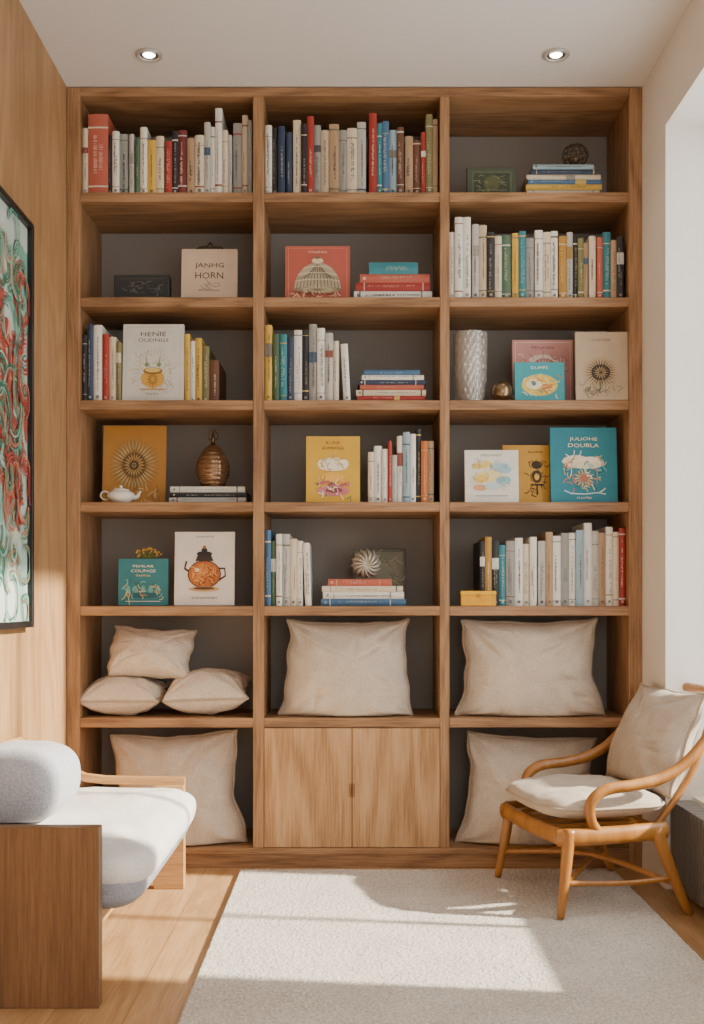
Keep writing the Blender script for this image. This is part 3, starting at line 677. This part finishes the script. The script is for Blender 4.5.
m=MB(); m.tube([(-.925,-1.21,.50),(-.925,-.9,.505),(-.925,-.62,.50),(-.925,-.45,.46),(-.925,-.30,.42)],.011,W_BENCHX,n=10,sub=6); m.tube([(-.925,-1.21,.15),(-.925,-1.21,.5)],.011,W_BENCHX,smooth_path=False); m.tube([(-.925,-.6,.15),(-.925,-.6,.51)],.011,W_BENCHX,smooth_path=False); dpart(m,'back_rail')
def softbox(x0,x1,y0,y1,z0,z1,mat,seed,wr=.004,p=5,n=34,pz=2.6):
    m=MB(); vs=[];fs=[]; c=Vector(((x0+x1)/2,(y0+y1)/2,(z0+z1)/2)); hx,hy,hz=(x1-x0)/2,(y1-y0)/2,(z1-z0)/2
    nu,nv=120,44
    def sp(t,e): return math.copysign(abs(t)**e,t)
    for j in range(nv+1):
        ph=-math.pi/2+math.pi*j/nv
        for i in range(nu):
            th=2*math.pi*i/nu
            cx=sp(math.cos(ph),2/pz)*sp(math.cos(th),2/p); cy=sp(math.cos(ph),2/pz)*sp(math.sin(th),2/p); cz=sp(math.sin(ph),2/pz)
            P=Vector((c.x+hx*cx,c.y+hy*cy,c.z+hz*cz)); k=noise.noise(P*9+Vector((seed,0,0)))+.5*noise.noise(P*22+Vector((seed,0,0)))
            P.z+=k*wr*(1 if cz>0 else .3); P.x+=k*wr*.5
            vs.append(P)
    for j in range(nv):
        for i in range(nu): fs.append((j*nu+i,j*nu+(i+1)%nu,(j+1)*nu+(i+1)%nu,(j+1)*nu+i))
    m.add(vs,fs,mat,True); return m
GREYF=fabric('grey_fabric','#9C9DA3','#7E7F86',scale=260,bump=.6)
WHF=fabric('white_fabric','#E8E4DD','#D0CBC4',scale=300,bump=.3)
dpart(softbox(-.935,-.475,-1.222,-.275,.168,.300,GREYF,3,wr=.003,p=8,pz=3),'seat_cushion','thick soft grey seat cushion')
dpart(softbox(-.937,-.450,-1.222,-.275,.208,.349,WHF,8,wr=.009,p=6,pz=2.7),'seat_pad','white cotton pad over the seat')
BOU=fabric('grey_boucle','#C2C4C9','#A6A8AE',scale=160,bump=.6,dist=.003)
m=softbox(-.125,.125,-.17,.17,0,.188,BOU,5,wr=.004,p=4.2,pz=2.6)
m.obj('bolster',label='rounded pale grey boucle bolster pillow on the daybed',category='cushion',loc=(-.816,-.93,.349))

# ---------------------------------------------------------------- armchair
ch=empty('armchair',(.7175,-.364,0),'low bentwood armchair with curved arms and linen cushions','armchair',rot=(0,0,math.atan2(.237,.972)))
def cp(name,fn,label=None):
    m=MB(); fn(m); return m.obj(name,parent=ch,label=label)
Z0=.0165
for s in(-1,1):
    cp('leg',lambda m:m.tube([(-.165,s*.215,.255),(-.178,s*.222,.15),(-.20,s*.236,Z0)],[.018,.016,.010],W_CHAIR,n=12))
    cp('leg',lambda m:m.tube([(.10,s*.215,.245),(.145,s*.225,.12),(.195,s*.236,Z0 if s>0 else .001)],[.019,.017,.011],W_CHAIR,n=12))
    cp('armrest',lambda m:m.tube([(-.065,s*.215,.235),(-.10,s*.222,.275),(-.105,s*.228,.330),(-.06,s*.23,.364),(.03,s*.23,.374),(.11,s*.23,.390),(.185,s*.230,.430),(.262,s*.228,.51),(.325,s*.213,.600)],[.013,.014,.0155,.0165,.0165,.0165,.016,.015,.014],W_CHAIR,n=12,sub=8),'curved bentwood arm')
    cp('stretcher',lambda m:m.tube([(-.185,s*.226,.11),(0,s*.226,.10),(.15,s*.226,.105)],.008,W_CHAIR))
    cp('back_post',lambda m:m.tube([(.13,s*.16,.24),(.205,s*.165,.335),(.262,s*.165,.43),(.327,s*.16,.61)],.010,W_CHAIR))
cp('top_rail',lambda m:m.tube([(.325,-.213,.600),(.332,-.17,.617),(.338,0,.624),(.332,.17,.617),(.325,.213,.600)],.0145,W_CHAIR,n=12,sub=8))
def seatf(m):
    m.tube([(-.185,-.20,.232),(-.19,0,.230),(-.185,.20,.232)],.015,W_CHAIR,flat=1.7); m.tube([(.12,-.2,.236),(.12,0,.236),(.12,.2,.236)],.015,W_CHAIR)
    for s in(-1,1): m.tube([(-.195,s*.20,.232),(-.15,s*.218,.234),(0,s*.222,.236),(.135,s*.21,.238)],.015,W_CHAIR,flat=1.7)
    for k in range(5): m.box(-.18,.12,-.17+.075*k,-.135+.075*k,.236,.246,W_CHAIR)
cp('seat_frame',seatf)
cp('back_slat',lambda m:m.tube([(.255,-.165,.42),(.262,0,.42),(.255,.165,.42)],.007,W_CHAIR))
cp('cross_stretcher',lambda m:(m.tube([(-.18,-.22,.10),(0,0,.115),(.15,.22,.09)],.008,W_CHAIR),m.tube([(-.18,.22,.10),(0,0,.131),(.15,-.22,.09)],.008,W_CHAIR)))
CUSH=fabric('chair_linen','#C6B7A4','#A69784')
m=softbox(-.215,.17,-.212,.212,.257,.356,CUSH,12,wr=.009,p=4.2,pz=2.2); o=m.obj('seat_cushion',parent=ch,label='plump beige linen seat cushion')
m=MB(); cxs=[]
for k in range(80):
    t=2*math.pi*k/80; e=2/4.2; cc,ss=math.cos(t),math.sin(t)
    cxs.append((-.0225+.1935*math.copysign(abs(cc)**e,cc),.213*math.copysign(abs(ss)**e,ss),.3065))
m.tube(cxs,.0042,LIN2,n=7,sub=1,closed=True,smooth_path=False); m.obj('piping',parent=o)
mm,pp=pillow(.385,.315,.16,9,pull=.04,bottom=.03,wr=.010,taper=0.03,seat=.06,mat=CUSH)
o=mm.obj('back_cushion',parent=ch,label='large plump beige linen back cushion')
o.matrix_local=Matrix.Translation((.158,0,.325))@Matrix.Rotation(math.radians(21),4,'Y')@Matrix.Rotation(math.radians(-90),4,'Z')
pp.obj('piping',parent=o)

# ---------------------------------------------------------------- radiator in the niche
rd=paint('#6F6A64',.5,.2); m=MB()
for k in range(38):
    yy=-.29-.024*k; m.box(.985,1.05,yy-.007,yy+.007,.03,.278,rd,bev=.002)
m.box(1.0,1.045,-1.19,-.28,.262,.274,rd,bev=.003); m.box(1.0,1.045,-1.19,-.28,.03,.045,rd,bev=.003)
for yy in(-.40,-.98): m.box(1.01,1.035,yy-.01,yy+.01,0,.04,rd)
m.obj('radiator',label='dark grey ribbed radiator in the niche below a window',category='radiator')

# ---------------------------------------------------------------- painting on wall
pt=empty('painting',(WL,-.90,.814),'large abstract painting in thin black frame on wood wall','painting')
y0,y1,z0,z1=-1.34,-.463,.814,1.984
blk=paint('#1C1B1B',.4); X=WL+.001
def pp_(mb,name,label=None):
    mb.v=[v-Vector((WL,-.90,.814)) for v in mb.v]; return mb.obj(name,parent=pt,label=label)
m=MB(); f=.018
m.box(X,X+.025,y0,y0+f,z0,z1,blk,bev=.001);m.box(X,X+.025,y1-f,y1,z0,z1,blk,bev=.001);m.box(X,X+.025,y0+f,y1-f,z0,z0+f,blk,bev=.001);m.box(X,X+.025,y0+f,y1-f,z1-f,z1,blk,bev=.001)
pp_(m,'frame','thin black frame')
m=MB(); m.box(X,X+.010,y0+f,y1-f,z0+f,z1-f,paint('#B6C4B8',.8,var=.08,scale=6)); pp_(m,'canvas','pale green-tinted painted canvas')
d=Draw(lambda a,b,l:(X+.0102+.000008*l,a,b)); rnd=random.Random(4)
CY=lambda a:min(y1-f-.002,max(y0+f,a)); CZ_=lambda b:min(z1-f,max(z0+f,b))
def blob(cy,cz,ry,rz,c,tw=0):
    n=20; pts=[]
    for k in range(n):
        t=2*math.pi*k/n; q=1+.25*math.sin(3*t+tw); a=ry*q*math.cos(t); b=rz*q*math.sin(t)
        pts.append((CY(cy+a*math.cos(tw)-b*math.sin(tw)*.3),CZ_(cz+b+a*math.sin(tw)*.3)))
    d.poly(pts,c)
for k in range(80): blob(rnd.uniform(-1.3,-.5),rnd.uniform(.86,1.95),rnd.uniform(.03,.09),rnd.uniform(.03,.12),rnd.choice(['#8FBFB0','#A4C6BA','#7DB09E','#BCCAB4','#CDBCA8','#A9C9BE','#6FA492']),rnd.uniform(0,3))
for k in range(60): blob(rnd.uniform(-1.25,-.5),rnd.uniform(1.15,1.75),rnd.uniform(.02,.05),rnd.uniform(.02,.08),rnd.choice(['#C07A68','#B8604C','#A8493C','#7FA896','#9C3A30','#D0A088']),rnd.uniform(0,3))
def swirl(cy,cz,r1,turns,asp,w,cols,a0,nr):
    for ring in range(nr):
        pts=[]
        for q in range(26):
            t=a0+turns*q/25; rr=(r1-ring*w*2.0)*(1-.35*q/25)
            if rr<.006: break
            pts.append((CY(cy+rr*math.cos(t)),CZ_(cz+asp*rr*math.sin(t))))
        if len(pts)>3: d.line(pts,w*(1+.5*math.sin(ring*2.1)),cols[ring%len(cols)])
RC=['#A83A30','#B8503F','#8E3428','#CC8668','#A83A30','#3E6A5E','#B8503F']; GC=['#3E8A72','#6AA890','#2F6A5A','#9CC8B4','#B08060','#4F7A5A']
for k in range(240):
    red=k%5 not in(0,2)
    cy=rnd.uniform(-1.3,-.50); cz=rnd.uniform(1.12,1.78) if red else rnd.uniform(.85,1.92)
    cs=(RC if red else GC)[:]; rnd.shuffle(cs)
    swirl(cy,cz,rnd.uniform(.03,.10),rnd.uniform(2.2,5.6),rnd.uniform(.9,1.5),rnd.uniform(.0025,.0065),cs,rnd.uniform(0,6.3),rnd.randint(3,6))
pp_(d.b,'brush_strokes','interwoven looping red and green brush strokes')

# ---------------------------------------------------------------- downlights
em,nt,b=base_mat('lamp_lens'); b.inputs['Emission Color'].default_value=(1,.93,.82,1); b.inputs['Emission Strength'].default_value=22
for px in(149,556):
    x=wx(px,-.213); y=-.213
    e=empty('recessed_downlight',(x,y,CZ),'small round recessed ceiling spotlight, switched on','ceiling light','recessed ceiling spotlights')
    m=MB(); m.lathe([(.028,-.001),(.043,-.001),(.043,-.004),(.038,-.008),(.030,-.006),(.028,-.001)],paint('#BDB8B0',.35,.3),n=40,cap=False); m.lathe([(.029,-.002),(.021,-.0045),(.019,-.001)],paint('#6A665F',.3,.5),n=40,cap=False); m.obj('trim_ring',parent=e)
    m=MB(); m.lathe([(0,-.006),(.015,-.005),(.019,-.0015),(0,-.001)],em,n=32); m.obj('lens',parent=e)
    l=bpy.data.lights.new('spot','SPOT'); l.energy=3; l.color=(1,.88,.72); l.spot_size=math.radians(100); l.spot_blend=.8; l.shadow_soft_size=.03
    lo=bpy.data.objects.new('spot_lamp',l); COL.objects.link(lo); lo.parent=e; lo.location=(0,0,-.02)

# ---------------------------------------------------------------- unseen wall behind the camera, added to cut frontal sky light, with an opening
m=MB(); m.box(WL,-.25,YB-.1,YB,0,CZ,plaster); m.box(-.25,WR,YB-.1,YB,0,.6,plaster)
m.box(-.25,WR,YB-.1,YB,2.3,CZ,plaster)
m.obj('wall_front_light_cut',kind='structure')

# ---------------------------------------------------------------- light
w=bpy.data.worlds.new('World'); SC.world=w; w.use_nodes=True
bg=w.node_tree.nodes['Background']; bg.inputs['Color'].default_value=(.95,.975,1,1); bg.inputs['Strength'].default_value=3.7
sun=bpy.data.lights.new('sun','SUN'); sun.energy=16; sun.color=(1,.90,.75); sun.angle=math.radians(1.6)
so=bpy.data.objects.new('sun',sun); COL.objects.link(so)
so.rotation_euler=Vector((-1,.13,-.64)).to_track_quat('-Z','Y').to_euler()

cam=bpy.data.cameras.new('camera'); cam.sensor_width=36; cam.lens=36*F/1024; cam.shift_y=90/1024; cam.shift_x=2/1024
co=bpy.data.objects.new('camera',cam); COL.objects.link(co); co.location=(0,-D,EZ); co.rotation_euler=(math.pi/2,0,0)
SC.camera=co
